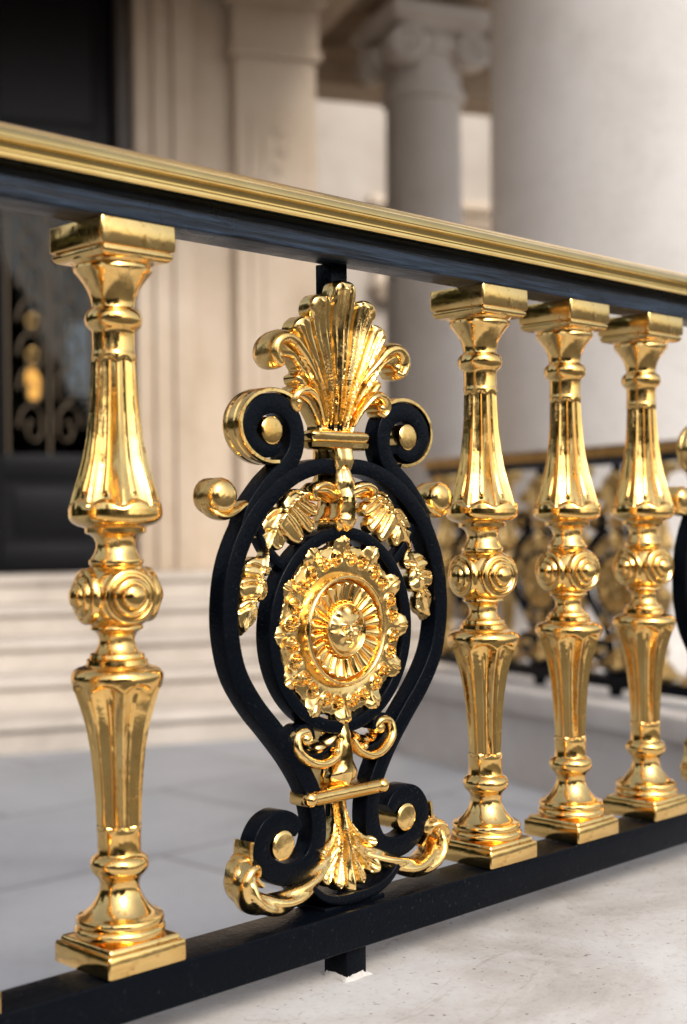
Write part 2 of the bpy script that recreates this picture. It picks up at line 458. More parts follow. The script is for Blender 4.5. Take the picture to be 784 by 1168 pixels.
rp = [(-.010,.0295),(.000,.0295),(.003,.0288),(.0050,.0265),(.0052,.0245),(.0042,.0230),(.0046,.0212),(.0075,.0198),(.0100,.0178),(.0105,.0160),(.0096,.0146),(.0098,.0134),(.0130,.0120),(.0155,.0090),(.0168,.0045),(.0172,.0005)]
lathe(ro_, [(z+.033, r) for z, r in rp], 40, lambda z, r, a: r*(1 - (.02 if r > .02 else 0)))
me_ro = ro_.mesh('rosette_boss', GOLD, 40)

def make_baluster(parent, a, n0=0.0):
    o = link('baluster', me_shaft, parent); o.location = (a, -n0, 0); o.rotation_euler = (R(random.uniform(-.12,.12)), R(random.uniform(-.15,.15)), R(random.uniform(-1.2,1.2)))
    link('abacus', me_ab, o); link('plinth', me_bs, o)
    for k in range(4):
        r = link('rosette_boss', me_ro, o)
        ang = R(-102 + 90*k)
        r.matrix_local = Matrix.Translation((0,0,zc)) @ Matrix.Rotation(ang, 4, 'Z') @ Matrix.Rotation(R(90), 4, 'Y')
    return o

# ------------------------------------------------------------------ ornamental scroll panel
CZ = .6735
def make_panel(parent, a):
    k = MB()
    oval = [(.011,.866),(.034,.8655),(.060,.860),(.085,.8495),(.109,.8335),(.132,.813),(.152,.787),(.1672,.755),(.1745,.720),(.175,.680),(.1645,.636),(.140,.598),(.1085,.564),(.079,.530),(.057,.497),(.047,.470),(.0445,.447),(.048,.427),(.059,.411),(.079,.4035),(.104,.4045),(.127,.419),(.1345,.439),(.125,.457),(.106,.4655),(.088,.461),(.077,.450)]
    upv = [(.154,.793),(.141,.818),(.1150,.843),(.090,.863),(.0745,.884),(.0735,.909),(.086,.928),(.108,.9355),(.131,.929),(.1445,.911),(.143,.895),(.130,.885),(.112,.884),(.099,.891)]
    for m in (1, -1):
        flat_bar(k, oval, .0225, -.0125, .0125, .0016, 7, mir=m, taper=([0,.10,.22,.60,.70,.9,1],[.80,.85,1,1,1.12,1.12,.8]))
        flat_bar(k, upv, .0235, -.0115, .0122, .0016, 7, mir=m, taper=([0,.15,.7,1],[.5,.95,1,.75]))
        flat_bar(k, [(.012,.548),(.022,.534),(.042,.526),(.063,.531),(.077,.546),(.073,.561),(.058,.561),(.054,.550)], .013, -.013, .011, .0015, 6, mir=m)
        flat_bar(k, [(.040,.570),(.058,.566),(.072,.556)], .012, -.010, .010, .0015, 5, mir=m)
        flat_bar(k, [(.085,.748),(.100,.757),(.118,.775),(.128,.797)], .011, -.009, .008, .0012, 5, mir=m)
        flat_bar(k, [(.0,.3615),(.026,.363),(.052,.371),(.072,.386)], .014, -.030, .030, .003, 6, mir=m, taper=([0,1],[1,.6]))
    ringp = [(.1110*math.cos(t), CZ+.1140*math.sin(t)) for t in np.linspace(0, 2*PI, 25)[:-1]]
    flat_bar(k, ringp, .0155, -.0125, .0122, .002, 5, closed=True)
    # cross stay behind the medallion, core of the stem, foot block
    for t in (R(90), R(30), R(150), R(210), R(330), R(270)):
        flat_bar(k, [(.05*math.cos(t), CZ+.05*math.sin(t)), (.108*math.cos(t), CZ+.110*math.sin(t))], .010, -.013, -.006, .001, 2)
    lathe(k, [(-.013,.06),(-.006,.06)], 40, axis=Matrix.Translation((0,0,CZ)) @ Matrix.Rotation(R(90),4,'X'))
    box(k, -.0125, .0125, .000, .0115, .785, .935, .002)
    box(k, -.013, .013, .002, .0115, .372, .562, .002)
    box(k, -.0135, .0135, -.0010, .0160, .90, 1.045, .0015); box(k, -.0135, .0135, -.0105, .0165, 1.044, 1.1060, .0015)
    box(k, -.050, .050, -.026, .026, .3505, .3575, .002)
    p = k.build('scroll_panel', BLACK, parent, 40); p.location = (a, 0, 0)

    # palmette: a fan of nine gadrooned lobes, front and back sheet
    half = [(.0,1.0850),(.010,1.0838),(.0165,1.0775),(.0185,1.0690),(.0195,1.0610),(.0260,1.0640),(.0370,1.0655),(.0475,1.0620),(.0530,1.0540),(.0530,1.0450),(.0500,1.0385),(.0570,1.0385),(.0660,1.0365),(.0735,1.0300),(.0755,1.0215),(.0725,1.0155),(.0800,1.0155),(.0900,1.0130),(.0985,1.0060),(.1010,.9960),(.0950,.9890),(.0850,.9885),(.0740,.9880),(.0660,.9800),(.0630,.9740),(.0700,.9690),(.0690,.9620),(.0660,.9585),(.0720,.9560),(.0750,.9490),(.0710,.9430),(.0600,.9420),(.0490,.9370),(.0390,.9260),(.0300,.9140),(.0255,.9040)]
    outl = half + [(-a_, z_) for a_, z_ in half[:0:-1]]
    val = [[(.0195,1.0600),(.0155,1.020),(.0090,.965),(.0045,.912)], [(.0500,1.0380),(.0385,1.008),(.0205,.962),(.0095,.912)], [(.0725,1.0150),(.0560,.990),(.0315,.955),(.0145,.912)], [(.0640,.9750),(.0480,.958),(.0320,.938),(.0195,.912)]]
    mid = [[(.0075,1.078),(.0060,1.03),(.0040,.97),(.0020,.915)], [(.0290,1.0600),(.0230,1.02),(.0125,.965),(.0060,.915)], [(.0420,1.0560),(.0310,1.015),(.0165,.963),(.0078,.915)], [(.0610,1.0310),(.0450,.998),(.0240,.957),(.0110,.915)], [(.0690,1.0230),(.0510,.995),(.0280,.957),(.0128,.915)], [(.0900,1.0060),(.0690,.993),(.0420,.958),(.0175,.915)], [(.0640,.9500),(.0480,.948),(.0340,.932),(.0220,.912)]]
    crest = [[(.0,1.074),(.0,1.03),(.0,.97),(.0,.92)], [(.0360,1.0560),(.0270,1.02),(.0145,.965),(.0068,.918)], [(.0640,1.0260),(.0480,.995),(.0260,.957),(.0120,.918)], [(.0800,1.0080),(.0620,.990),(.0370,.957),(.0165,.918)]]
    marks = []
    for sg in (1, -1):
        f_ = lambda L: [(sg*a_, z_) for a_, z_ in L]
        marks += [(f_(L), -.0075, .0030) for L in val] + [(f_(L), -.0030, .0014) for L in mid] + [(f_(L), .0022, .0022) for L in crest]
    def npal(a_, z_):
        r = math.hypot(a_*1.05, z_-.905)/.18
        return .026 + .012*math.sin(min(1, r*1.1)*PI*.6) + .010*sm((r-.66)/.34) - .004*sm((a_-.05)/.05)
    q = MB(); relief(q, outl, npal, marks, .0075, .0075, .016, .0013)
    for m in (1, -1):
        # rolled tips of the side lobes
        tube(q, [(.036,.968,.034),(.056,.990,.038),(.074,1.0065,.036),(.090,1.0110,.034),(.1025,1.004,.032),(.1055,.991,.031),(.0985,.981,.031),(.091,.984,.031)], [.003,.006,.0085,.0095,.0095,.0085,.007,.005], [.008,.012,.016,.020,.021,.021,.020,.016], 7, 18, m)
        lathe(q, [(.046,.001),(.0455,.004),(.043,.0065),(.039,.0075),(.02,.0078),(.018,.001)], 20, axis=Matrix.Translation((m*.0965,0,.9895)) @ Matrix.Rotation(R(90),4,'X'))
        tube(q, [(.024,.915,.032),(.035,.936,.036),(.048,.9495,.037),(.061,.953,.036),(.0725,.9475,.034),(.0755,.937,.032),(.070,.930,.031),(.064,.934,.031)], [.002,.004,.0055,.0065,.0065,.006,.005,.004], [.008,.011,.014,.015,.016,.016,.015,.012], 7, 16, m)
        lathe(q, [(.046,.001),(.0455,.003),(.043,.005),(.039,.0058),(.02,.006),(.018,.001)], 18, axis=Matrix.Translation((m*.068,0,.9385)) @ Matrix.Rotation(R(90),4,'X'))
    pm = back_(q.build('palmette', LEAFGOLD, p, 50), .030); pm.scale = (1.035, 1, 1)

    q = MB()
    cpro = [(.8855,-.006),(.887,-.002),(.8885,0),(.894,.0008),(.8955,-.0015),(.897,0),(.903,.0012),(.9055,.0005),(.9075,-.002),(.909,-.010)]
    rings = []
    for z, o in cpro:
        rings.append([((.0475+o)*x, -(.0125+o)*y-.0015, z) for x, y in [(s*(1 if abs(s)<1 else 1), 0) for s in ()] or [(math.copysign(abs(math.cos(t))**.35, math.cos(t)), math.copysign(abs(math.sin(t))**.35, math.sin(t))) for t in np.linspace(0,2*PI,49)[:-1]]])
    loft(q, rings); q.build('collar', LEAFGOLD, p, 40)

    # hanging stem leaf between collar and ring
    q = MB(); rings = []
    for z, w, d in [(.887,.022,.028),(.880,.0205,.030),(.872,.0215,.031),(.866,.019,.029),(.861,.0165,.027),(.854,.019,.030),(.848,.0225,.032),(.842,.0215,.031),(.835,.016,.028),(.827,.0125,.026),(.820,.0130,.029),(.812,.0165,.032),(.805,.0215,.033),(.800,.0225,.032),(.795,.0205,.029),(.790,.017,.024),(.787,.012,.018)]:
        rings.append([(w*math.cos(t)*(1+.10*math.cos(6*t)), -(d*math.sin(t)*(1+.10*math.cos(6*t)) if math.sin(t) > 0 else .6*d*math.sin(t)), z) for t in np.linspace(0,2*PI,61)[:-1]])
    loft(q, rings)
    leaf(q, [(0,.868,.022),(0,.848,.030),(0,.828,.034),(0,.806,.034),(0,.792,.028)], [.004,.016,.011,.015,.004], [.004,.016,.011,.015,.004], 3, .3, .004, .004, .004, .008, 1, 40, 8)
    back_(q.build('stem_leaf', LEAFGOLD, p, 50), .010)

    # medallion
    NT, NR = 528, 112
    NL = 12
    rim0, rim1 = .0565, .0655
    def spir(da, dr, sgn):
        rho = math.hypot(da, dr); ph = math.atan2(dr, da*sgn)
        if rho > .0092: return 0
        s = .5+.5*math.cos(2*PI*(rho/.0058 - ph/(2*PI)))
        return .0042*s*sm((.0092-rho)/.0022) + .0014*sm((.0092-rho)/.004)
    def med(r, t):
        x, y = r*math.sin(t), r*math.cos(t)
        if r < .0265:                      # cabochon with a small cast face
            h = .009 + .009*math.sqrt(max(0, 1-(r/.0272)**2))
            G = lambda cx, cy, sx, sy, am: am*math.exp(-((x-cx)/sx)**2-((y-cy)/sy)**2)
            h += G(0,-.001,.0028,.006,.0052)+G(-.007,.0065,.005,.0024,.0036)+G(.007,.0065,.005,.0024,.0036)
            h -= G(-.0068,.0022,.0038,.0024,.0040)+G(.0068,.0022,.0038,.0024,.0040)+G(0,-.0102,.0058,.0014,.0032)
            h += G(-.0105,-.0062,.0042,.005,.0034)+G(.0105,-.0062,.0042,.005,.0034)+G(0,-.0150,.005,.004,.0034)+G(0,-.0080,.004,.0016,.0022)
            h += .0016*math.sin(9*math.atan2(x, y))*sm((r-.016)/.008)*sm((y+.004)/.01)
            return h
        if r < .0310: return .0115 + .0036*math.sin(PI*(r-.0265)/.0045)
        if r < .0545:
            u = (r-.0310)/.0235; g = abs(math.cos(12.5*t*24/25)) if False else abs(math.sin(12*t))
            end = sm(u/.12)*sm((1-u)/.10)
            return .0045 + .0062*u*u + .0060*end*(1-(1-g**.7)) - .0012*end
        if r < rim0: return .0055
        if r < rim1:
            u = (r-rim0)/(rim1-rim0); return .0070 + .0085*math.sin(PI*u)**.7 + (.0015*(1-u))
        # outer band: twelve palmettes with paired scrolls
        ph = ((t*NL/(2*PI)) + .5) % 1.0 - .5          # 0 at a palmette axis
        arc = ph*2*PI/NL*r; dr = r
        h = .0062 + .0015*math.sin(PI*(r-rim1)/.02)
        for sg in (1, -1):
            h += 1.5*spir(arc - sg*.0118, dr-.0815, sg)
            h += .7*spir(arc - sg*.0195, dr-.0905, -sg) if False else 0
        # palmette: three rounded leaves
        for cx, cr, sx, sr, am in ((0,.0985,.0060,.0115,.0064),(-.0085,.1000,.0050,.0062,.0038),(.0085,.1000,.0050,.0062,.0038)):
            h += am*math.exp(-((arc-cx)/sx)**2-((dr-cr)/sr)**2)
        h -= .0025*math.exp(-(arc/.0013)**2)*sm((dr-.090)/.006)
        return h
    def rout(t):
        ph = abs(((t*NL/(2*PI)) + .5) % 1.0 - .5)*2     # 0 tip .. 1 between
        head = .1100 - .0040*sm(ph/.34) + .0012*math.exp(-((ph-.36)/.09)**2)
        neck = .0955 + .0032*math.exp(-((ph-.74)/.14)**2) + .0018*math.exp(-((ph-1)/.12)**2)
        k = sm((ph-.40)/.22)
        return head*(1-k) + neck*k
    vs = []; fs = []
    base_n = .026
    for i in range(NR):
        for j in range(NT):
            t = 2*PI*j/NT; ro = rout(t)
            u = i/(NR-1)
            r = .0004 + u*(rim1) / .62 if u < .62 else rim1 + (ro-rim1)*((u-.62)/.38)
            if u < .62: r = .0004 + (rim1-.0004)*u/.62
            edge = sm((ro-r)/.0022) if r > rim1 else 1
            h = med(r, t); h = h*(.35+.65*edge)
            vs.append((r*math.sin(t), -(base_n+h), CZ+r*math.cos(t)*1.0))
    for j in range(NT):
        t = 2*PI*j/NT; ro = rout(t); vs.append((ro*math.sin(t), -.0235, CZ+ro*math.cos(t)))
    for j in range(NT):
        t = 2*PI*j/NT; ro = rout(t)*.86; vs.append((ro*math.sin(t), -.018, CZ+ro*math.cos(t)))
    for i in range(NR+1):
        for j in range(NT):
            j2 = (j+1) % NT
            fs.append((i*NT+j, i*NT+j2, (i+1)*NT+j2, (i+1)*NT+j))
    fs.append(tuple(range(NT))); fs.append(tuple(range((NR+1)*NT, (NR+2)*NT)))
    q = MB().add(vs, fs); md = back_(q.build('medallion', LEAFGOLD, p, 60), .0225); md.scale = (1.035, 1.0, 1.035); md.location.z = -CZ*.035

    for m in (1, -1):
        # acanthus garland drooping beside the medallion
        q = MB()
        tube(q, [(.012,.832,.026),(.030,.8385,.029),(.048,.838,.030)], [.006,.0055,.003], [.008,.008,.004], 7, 14, m)
        tube(q, [(.014,.835,.026),(.022,.842,.030),(.036,.8445,.031),(.049,.8395,.031),(.050,.830,.030),(.042,.8275,.030)], [.003,.0045,.005,.005,.004,.003], [.006,.009,.010,.010,.009,.007], 7, 14, m)
        gl = [(.012,.8400),(.028,.8470),(.044,.8465),(.056,.8390),(.070,.8395),(.083,.8350),(.0925,.8250),(.0945,.8190),(.1060,.8180),(.1175,.8090),(.1270,.7965),(.1300,.7860),(.1245,.7800),(.1215,.7710),(.1250,.7630),(.1370,.7630),(.1475,.7580),(.1545,.7480),(.1500,.7420),(.1590,.7390),(.1625,.7290),(.1600,.7200),(.1550,.7160),(.1615,.7100),(.1630,.7000),(.1600,.6890),(.1560,.6800),(.1530,.6755),(.1470,.6820),(.1390,.6860),(.1330,.6930),(.1315,.7050),(.1345,.7120),(.1250,.7130),(.1180,.7210),(.1180,.7330),(.1225,.7410),(.1150,.7410),(.1105,.7490),(.1125,.7600),(.1160,.7690),(.1100,.7740),(.1010,.7690),(.0930,.7710),(.0885,.7790),(.0905,.7860),(.0800,.7780),(.0700,.7745),(.0625,.7790),(.0615,.7880),(.0665,.7970),(.0560,.7880),(.0485,.7870),(.0430,.7950),(.0455,.8040),(.0520,.8080),(.0410,.8070),(.0360,.8150),(.0405,.8235),(.0500,.8260),(.0380,.8290),(.0240,.8280),(.012,.8240)]
        mr = [(.016,.8330),(.036,.8375),(.058,.8340),(.082,.8210),(.103,.7990),(.1175,.7720),(.1220,.7550),(.1310,.7350),(.1410,.7120),(.1525,.6830)]
        vn = [[(.070,.828),(.056,.822),(.043,.814)],[(.080,.821),(.064,.808),(.050,.795)],[(.091,.812),(.078,.797),(.067,.783)],[(.104,.797),(.099,.785),(.097,.775)],[(.060,.833),(.071,.836),(.081,.832)],[(.088,.815),(.103,.812),(.115,.805)],[(.108,.792),(.118,.792),(.126,.789)],[(.125,.749),(.139,.754),(.149,.753)],[(.132,.732),(.146,.734),(.157,.732)],[(.141,.711),(.151,.707),(.160,.703)],[(.126,.747),(.120,.749),(.114,.750)],[(.133,.731),(.126,.727),(.121,.724)],[(.142,.710),(.138,.702),(.136,.695)]]
        nt = [[(.052,.808),(.066,.817),(.076,.824)],[(.0665,.797),(.077,.809),(.087,.816)],[(.0905,.786),(.097,.793),(.101,.801)],[(.0945,.819),(.092,.815),(.088,.816)],[(.150,.742),(.139,.741),(.130,.738)],[(.155,.716),(.147,.718),(.139,.717)],[(.1225,.741),(.126,.743),(.128,.742)],[(.1345,.712),(.138,.716),(.139,.718)]]
        mk = [(mr, .0050, .0026)] + [(v, -.0030, .0015) for v in vn] + [(v, -.0045, .0022) for v in nt]
        def ngar(a_, z_): return .020 + .006*math.exp(-((a_-.07)/.035)**2-((z_-.80)/.03)**2) + .007*math.exp(-((a_-.14)/.03)**2-((z_-.73)/.03)**2)
        relief(q, gl, ngar, mk, .0065, .0055, .006, .0012, m)
        back_(q.build('acanthus_garland', LEAFGOLD, p, 50), .019)
        # side pellet with its little tail leaf
        q = MB()
        lathe(q, [(.025,.0005),(.0246,.006),(.0235,.011),(.021,.0155),(.017,.0188),(.012,.0203),(-.010,.0203),(-.013,.019),(-.014,.016)], 40, axis=Matrix.Translation((m*.1812,0,.8305)) @ Matrix.Rotation(R(90),4,'X'))
        tube(q, [(.1985,.822,.004),(.190,.812,.006),(.177,.8085,.008),(.163,.814,.009),(.150,.8215,.010),(.138,.823,.012)], [.002,.0045,.005,.0055,.0045,.002], [.006,.012,.013,.012,.010,.006], 6, 14, m)
        back_(q.build('side_pellet', LEAFGOLD, p, 40), .008)
        # gilt outer band of the upper volute
        q = MB()
        S = [(-.0005,-.0165),(.0030,-.0165),(.0042,-.0145),(.0042,-.0095),(.0030,-.0080),(.0030,-.0065),(.0042,-.005),(.0042,.003),(.0030,.0045),(.0030,.0060),(.0042,.0075),(.0042,.0118),(.0030,.0138),(-.0005,.0138)]
        arc = [(.1085+.0490*math.cos(R(d)), .9105+(.0385 if d > 0 else .0400)*math.sin(R(d))) for d in range(140, -112, -14)]
        flat_bar(q, arc, 0, 0, 0, n=4, mir=m, sect=S)
        q.build('volute_band', LEAFGOLD, p, 35)
        # lower small scrolls
        q = MB()
        tube(q, [(.010,.545,.026),(.020,.529,.030),(.040,.5215,.030),(.062,.5265,.029),(.0785,.541,.027),(.077,.5575,.025),(.063,.5605,.024),(.0555,.552,.023)], [.004,.0055,.006,.0062,.0062,.006,.0055,.0045], [.008,.010,.010,.009,.009,.008,.008,.006], 8, 16, m)
        lathe(q, [(.031,.0005),(.030,.005),(.027,.0078),(.012,.008)], 24, axis=Matrix.Translation((m*.0615,0,.5515)) @ Matrix.Rotation(R(90),4,'X'))
        lathe(q, [(.041,.0005),(.0405,.002),(.039,.0036),(.030,.0040)], 18, axis=Matrix.Translation((m*.0235,0,.5345)) @ Matrix.Rotation(R(90),4,'X'))
        leaf(q, [(.012,.552,.022),(.030,.540,.022),(.048,.537,.020),(.060,.543,.016)], [.004,.008,.006,.002], [.004,.008,.008,.002], 3, .3, .005, .002, .003, .008, m, 28, 6)
        back_(q.build('small_scroll', LEAFGOLD, p, 45), .016)
        # bottom scroll arm, roped, with its rolled end
        q = MB()
        tube(q, [(.008,.416,.018),(.036,.405,.024),(.060,.393,.032),(.086,.382,.036),(.112,.375,.034),(.137,.378,.031),(.156,.388,.028),(.163,.405,.026),(.157,.4195,.025),(.146,.4205,.024),(.1415,.411,.024)], [.006,.0085,.0095,.0105,.0115,.012,.0125,.012,.0105,.008,.005], [.010,.013,.014,.015,.017,.020,.022,.022,.020,.016,.012], 9, 28, m, twist=120, ridges=4, amp=.27)
        leaf(q, [(.150,.385,.030),(.165,.402,.030),(.160,.424,.026),(.143,.430,.022)], [.004,.007,.007,.002], [.004,.010,.010,.002], 3, .3, .006, .002, .004, .014, m, 30, 6)
        S2 = [(-.0005,.003),(.003,.003),(.0042,.006),(.0042,.029),(.003,.0318),(-.0005,.0318)]
        arc = [(.105+.0445*math.cos(R(d)), .4345+.0450*math.sin(R(d))) for d in range(18, -56, -9)]
        flat_bar(q, arc, 0, 0, 0, n=4, mir=m, sect=S2)
        back_(q.build('scroll_arm', LEAFGOLD, p, 45), .018)
        # volute buttons
        for (ca, cz, r) in ((.1135,.9045,.0158), (.1030,.4375,.0165)):
            q = MB()
            lathe(q, [(.0290,.0005),(.0289,r-.004),(.0284,r-.0018),(.0270,r),(-.012,r),(-.013,r-.003)], 40, axis=Matrix.Translation((m*ca,0,cz)) @ Matrix.Rotation(R(90),4,'X'))
            back_(q.build('volute_button', GOLD, p, 35), .013)
    # lower stem leaf
    q = MB(); rings = []
    for z, w, d in [(.566,.014,.020),(.562,.021,.030),(.556,.0225,.033),(.548,.0195,.034),(.538,.0165,.036),(.526,.0195,.039),(.514,.0240,.040),(.504,.0250,.038),(.497,.0215,.034),(.490,.016,.026)]:
        rings.append([(w*math.cos(t)*(1+.09*math.cos(7*t+.5)), -(d*max(0,math.sin(t))**.8*(1+.07*math.cos(7*t)) if math.sin(t) > 0 else .5*d*math.sin(t)), z) for t in np.linspace(0,2*PI,71)[:-1]])
    loft(q, rings)
    leaf(q, [(0,.566,.034),(0,.545,.038),(0,.522,.042),(0,.503,.040),(0,.490,.034)], [.015,.012,.019,.023,.018], [.015,.012,.019,.023,.018], 2, .25, .006, .004, .006, .012, 1, 60, 12, .003, .3)
    back_(q.build('lower_stem_leaf', LEAFGOLD, p, 50), .028)
    # clamp bar with beads
    q = MB()
    box(q, -.0655, .0655, -.0142, .0185, .4735, .4915, .0045); tube(q, [(-.064,.4825,.0115),(.064,.4825,.0115)], [.0074]*2, [.0075]*2, 4, 24)
    for z in (.4895, .4755): tube(q, [(-.052,z,.0140),(.052,z,.0140)], [.0016]*2, [.0030]*2, 2, 10)
    for a_, r in ((0,.0056),(.060,.0092),(-.060,.0092)):
        bmx = [(r*math.sin(t), r*math.cos(t)) for t in np.linspace(.02, PI-.02, 14)]
        lathe(q, [(c_, s_) for s_, c_ in bmx], 20, axis=Matrix.Translation((a_,-.0130,.4825)))
    q.build('clamp_bar', LEAFGOLD, p, 40)
    # bottom acanthus leaf
    q = MB()
    half = [(.0,.4800),(.0130,.4800),(.0122,.4640),(.0135,.4510),(.0195,.4385),(.0290,.4300),(.0390,.4265),(.0465,.4215),(.0465,.4140),(.0400,.4105),(.0345,.4120),(.0400,.4060),(.0475,.3985),(.0500,.3890),(.0455,.3815),(.0360,.3795),(.0265,.3870),(.0270,.3790),(.0215,.3715),(.0140,.3725),(.0105,.3765),(.0085,.3680),(.0,.3605)]
    outl = half + [(-a_, z_) for a_, z_ in half[-2:0:-1]]
    marks = [([(0,.476),(0,.44),(0,.41),(0,.37)], .0030, .0028)]
    for sg in (1, -1):
        f_ = lambda L: [(sg*a_, z_) for a_, z_ in L]
        marks += [(f_(L), -.0085, .0026) for L in ([(.0345,.4120),(.018,.428),(.010,.448),(.008,.474)], [(.0265,.3870),(.014,.412),(.006,.445),(.004,.474)], [(.0105,.3765),(.007,.400),(.003,.435)])]
        marks += [(f_(L), -.0030, .0014) for L in ([(.042,.418),(.026,.424),(.014,.444),(.011,.470)], [(.043,.388),(.028,.402),(.014,.428),(.007,.460)], [(.036,.385),(.022,.404),(.011,.430)], [(.019,.376),(.012,.398),(.006,.430)])]
    def nbl(a_, z_): return .020 + .012*sm((.475-z_)/.06) + .006*sm((.405-z_)/.03) - .10*max(0, a_-.020)*.6 + .006*sm((a_-.034)/.01)
    relief(q, outl, nbl, marks, .0090, .0075, .010, .0012)
    back_(q.build('base_leaf', LEAFGOLD, p, 50), .024)
    return p

# ------------------------------------------------------------------ rails
def rails(root, x0, x1):
    q = MB()
    half = [(1.1475,.024),(1.1475,.046),(1.1483,.0498),(1.1503,.0520),(1.1528,.0518),(1.1550,.0498),(1.1558,.0465),(1.1565,.0440),(1.1590,.0440),(1.1620,.0452),(1.1645,.0475),(1.1660,.0495),(1.1675,.0505),(1.1700,.0500),(1.1730,.0482),(1.1760,.0455),(1.1785,.0425),(1.1790,.0405),(1.1805,.0400),(1.1812,.0375),(1.1840,.0345),(1.1865,.0300),(1.1885,.023),(1.1895,.012)]
    n0 = .012
    sec = [(n0+n, z-.0115) for z, n in half] + [(n0-n, z-.0115) for z, n in half[::-1]]
    loft(q, [[(x, -n, z) for n, z in sec] for x in (x0, x1)])
    q.build('handrail', RAILGOLD, root, 30)
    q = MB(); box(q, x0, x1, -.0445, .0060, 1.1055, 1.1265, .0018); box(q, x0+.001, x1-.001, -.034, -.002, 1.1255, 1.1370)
    q.build('top_rail', BRUSHED_SHEEN, root, 40)
    q = MB(); box(q, x0, x1, -.0450, .0150, .3085, .3535, .0022)
    q.build('bottom_rail', BLACK, root, 40)
def foot(root, a, z0):
    q = MB(); box(q, a-.0165, a+.0165, -.034, .004, z0, .3095, .002)
    o = q.build('rail_foot', BLACK, root, 40)
    g = MB(); rng = random.Random(int(a*100)); ring = []
    for lv in range(4):
        ring.append([((a + (.0165+[.0070,.0060,.0030,.0005][lv]*(.9+.3*math.sin(3*t+a*9)+.25*math.sin(7*t+lv)))*math.copysign(abs(math.cos(t))**.4, math.cos(t))), -.015 + (.019+[.0070,.0060,.0030,.0005][lv]*(.9+.3*math.sin(3*t+a*9)+.25*math.sin(7*t+lv)))*math.copysign(abs(math.sin(t))**.4, math.sin(t)), z0+[-.001,.001,.0030,.0055][lv]*(.7+.6*rng.random())) for t in np.linspace(0,2*PI,45)[:-1]])
    loft(g, ring); g.build('grout', LEDGE, o, 60)
    return o

ZR = .20
front = empty('balustrade', (-.23276, 1.437, ZR), math.atan2(.7108, .7034))
tag(front, 'large sharp gold and black balustrade with long brass handrail on the pale ledge', 'balustrade')
rails(front, -.95, 2.30)
for a in (-.2155, 0, .5932, .7842, .9760, 1.555, 1.745, 1.935):
    make_baluster(front, a)
panel0 = make_panel(front, .318)
p2 = copy_tree(panel0, front); p2.location = (1.264, 0, 0)
for a in (-.60, .310, 1.256, 2.15): foot(front, a, .2710)

back = empty('balustrade', (.405, 6.04, .09), math.atan2(-.868, .497))
tag(back, 'blurred distant gold and black balustrade on the low wall before the huge column', 'balustrade')
rails(back, -.02, 2.05)
for a in (.06, .50, .94, 1.38, 1.57):
    make_baluster(back, a)
for a in (.28, .72, 1.16):
    p2 = copy_tree(panel0, back); p2.location = (a, 0, 0)
for a in (.28, .72, 1.16): foot(back, a, .2710)

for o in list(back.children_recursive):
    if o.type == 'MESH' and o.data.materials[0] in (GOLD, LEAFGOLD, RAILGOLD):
        o.material_slots[0].link = 'OBJECT'; o.material_slots[0].material = DIMGOLD      # dark portico mirrored in the far railing, put into its gold tone

# ------------------------------------------------------------------ stone walls carrying the balustrades
led = empty('stone_ledge', (-.23276, 1.437, 0), math.atan2(.7108, .7034))
tag(led, 'pale weathered stone ledge under the feet of the large sharp balustrade', 'ledge')
q = MB(); box(q, -2.4, 2.45, -.52, .215, .36, .4712, .006); q.build('coping', LEDGE, led, 40)
q = MB(); box(q, -2.38, 2.43, -.49, .185, -.30, .362); q.build('wall_body', LEDGE, led, 40)
lw = empty('low_wall', (.405, 6.04, 0), math.atan2(-.868, .497))
tag(lw, 'blurred low stone wall carrying the distant balustrade', 'low wall', kind='thing')
q = MB(); box(q, -.10, 2.10, -.17, .17, .27, .3605, .01); q.build('coping', LOWW, lw, 40)
q = MB(); box(q, -.08, 2.08, -.145, .145, .0, .272); q.build('wall_body', LOWW, lw, 40)

# ------------------------------------------------------------------ ground, terrace
q = MB(); q.add([(-300,-300,-.30),(300,-300,-.30),(300,300,-.30),(-300,300,-.30)], [(0,1,2,3)])
tag(q.build('ground', GROUND), kind='structure')
ang = math.atan2(.341, .94)
Rz = Matrix.Rotation(math.atan2(.7108,.7034), 3, 'Z')
def rp_(x, y):
    v = Rz @ Vector((x, y, 0)); return (v.x-.23276, v.y+1.437)
c4 = [rp_(-9,.10), rp_(2.6,.10), (9.5,8.6), (9.5,13), (-9,13)]
q = MB(); q.add([(x,y,0) for x,y in c4]+[(x,y,-.29) for x,y in c4], [(0,1,2,3,4),(9,8,7,6,5)]+[(i,(i+1)%5,(i+1)%5+5,i+5) for i in range(5)])
tag(q.build('terrace_floor', FLOORM, smooth=False), kind='structure')

# ------------------------------------------------------------------ house front (local x along the front, y into the house)
FB = (-1.5057, 6.1037, 0)
st = empty('stone_steps', FB, ang)
tag(st, 'pale stone steps rising to the black door', 'steps')
for k in range(5):
    q = MB(); z0, z1 = .146*k+.001, .146*(k+1)
    y0 = .357*k; y1 = 1.86 if k < 4 else 1.89
    box(q, -4.5, 2.62, y0+.025, y1, z0, z1-.045)
    box(q, -4.52, 2.64, y0, y1-.002, z1-.046, z1, .012)
    q.build('step', STEP, st, 40)

h = empty('house_front', FB, ang)
tag(h, 'warm limestone house front with moulded doorway and black door behind the steps', 'building')
PZ = .73
q = MB(); box(q, -5, -.62, 1.9, 2.35, 0, 6.5); box(q, 1.335, 1.80, 1.9, 2.35, 0, 6.5); box(q, -.62, 1.335, 1.9, 2.35, 5.0, 6.5)
box(q, 2.64, 8.5, 1.86, 9.0, 0, PZ); box(q, 1.80, 2.645, 1.9, 9.0, 0, PZ)
q.build('wall', WALLS, h, smooth=False)
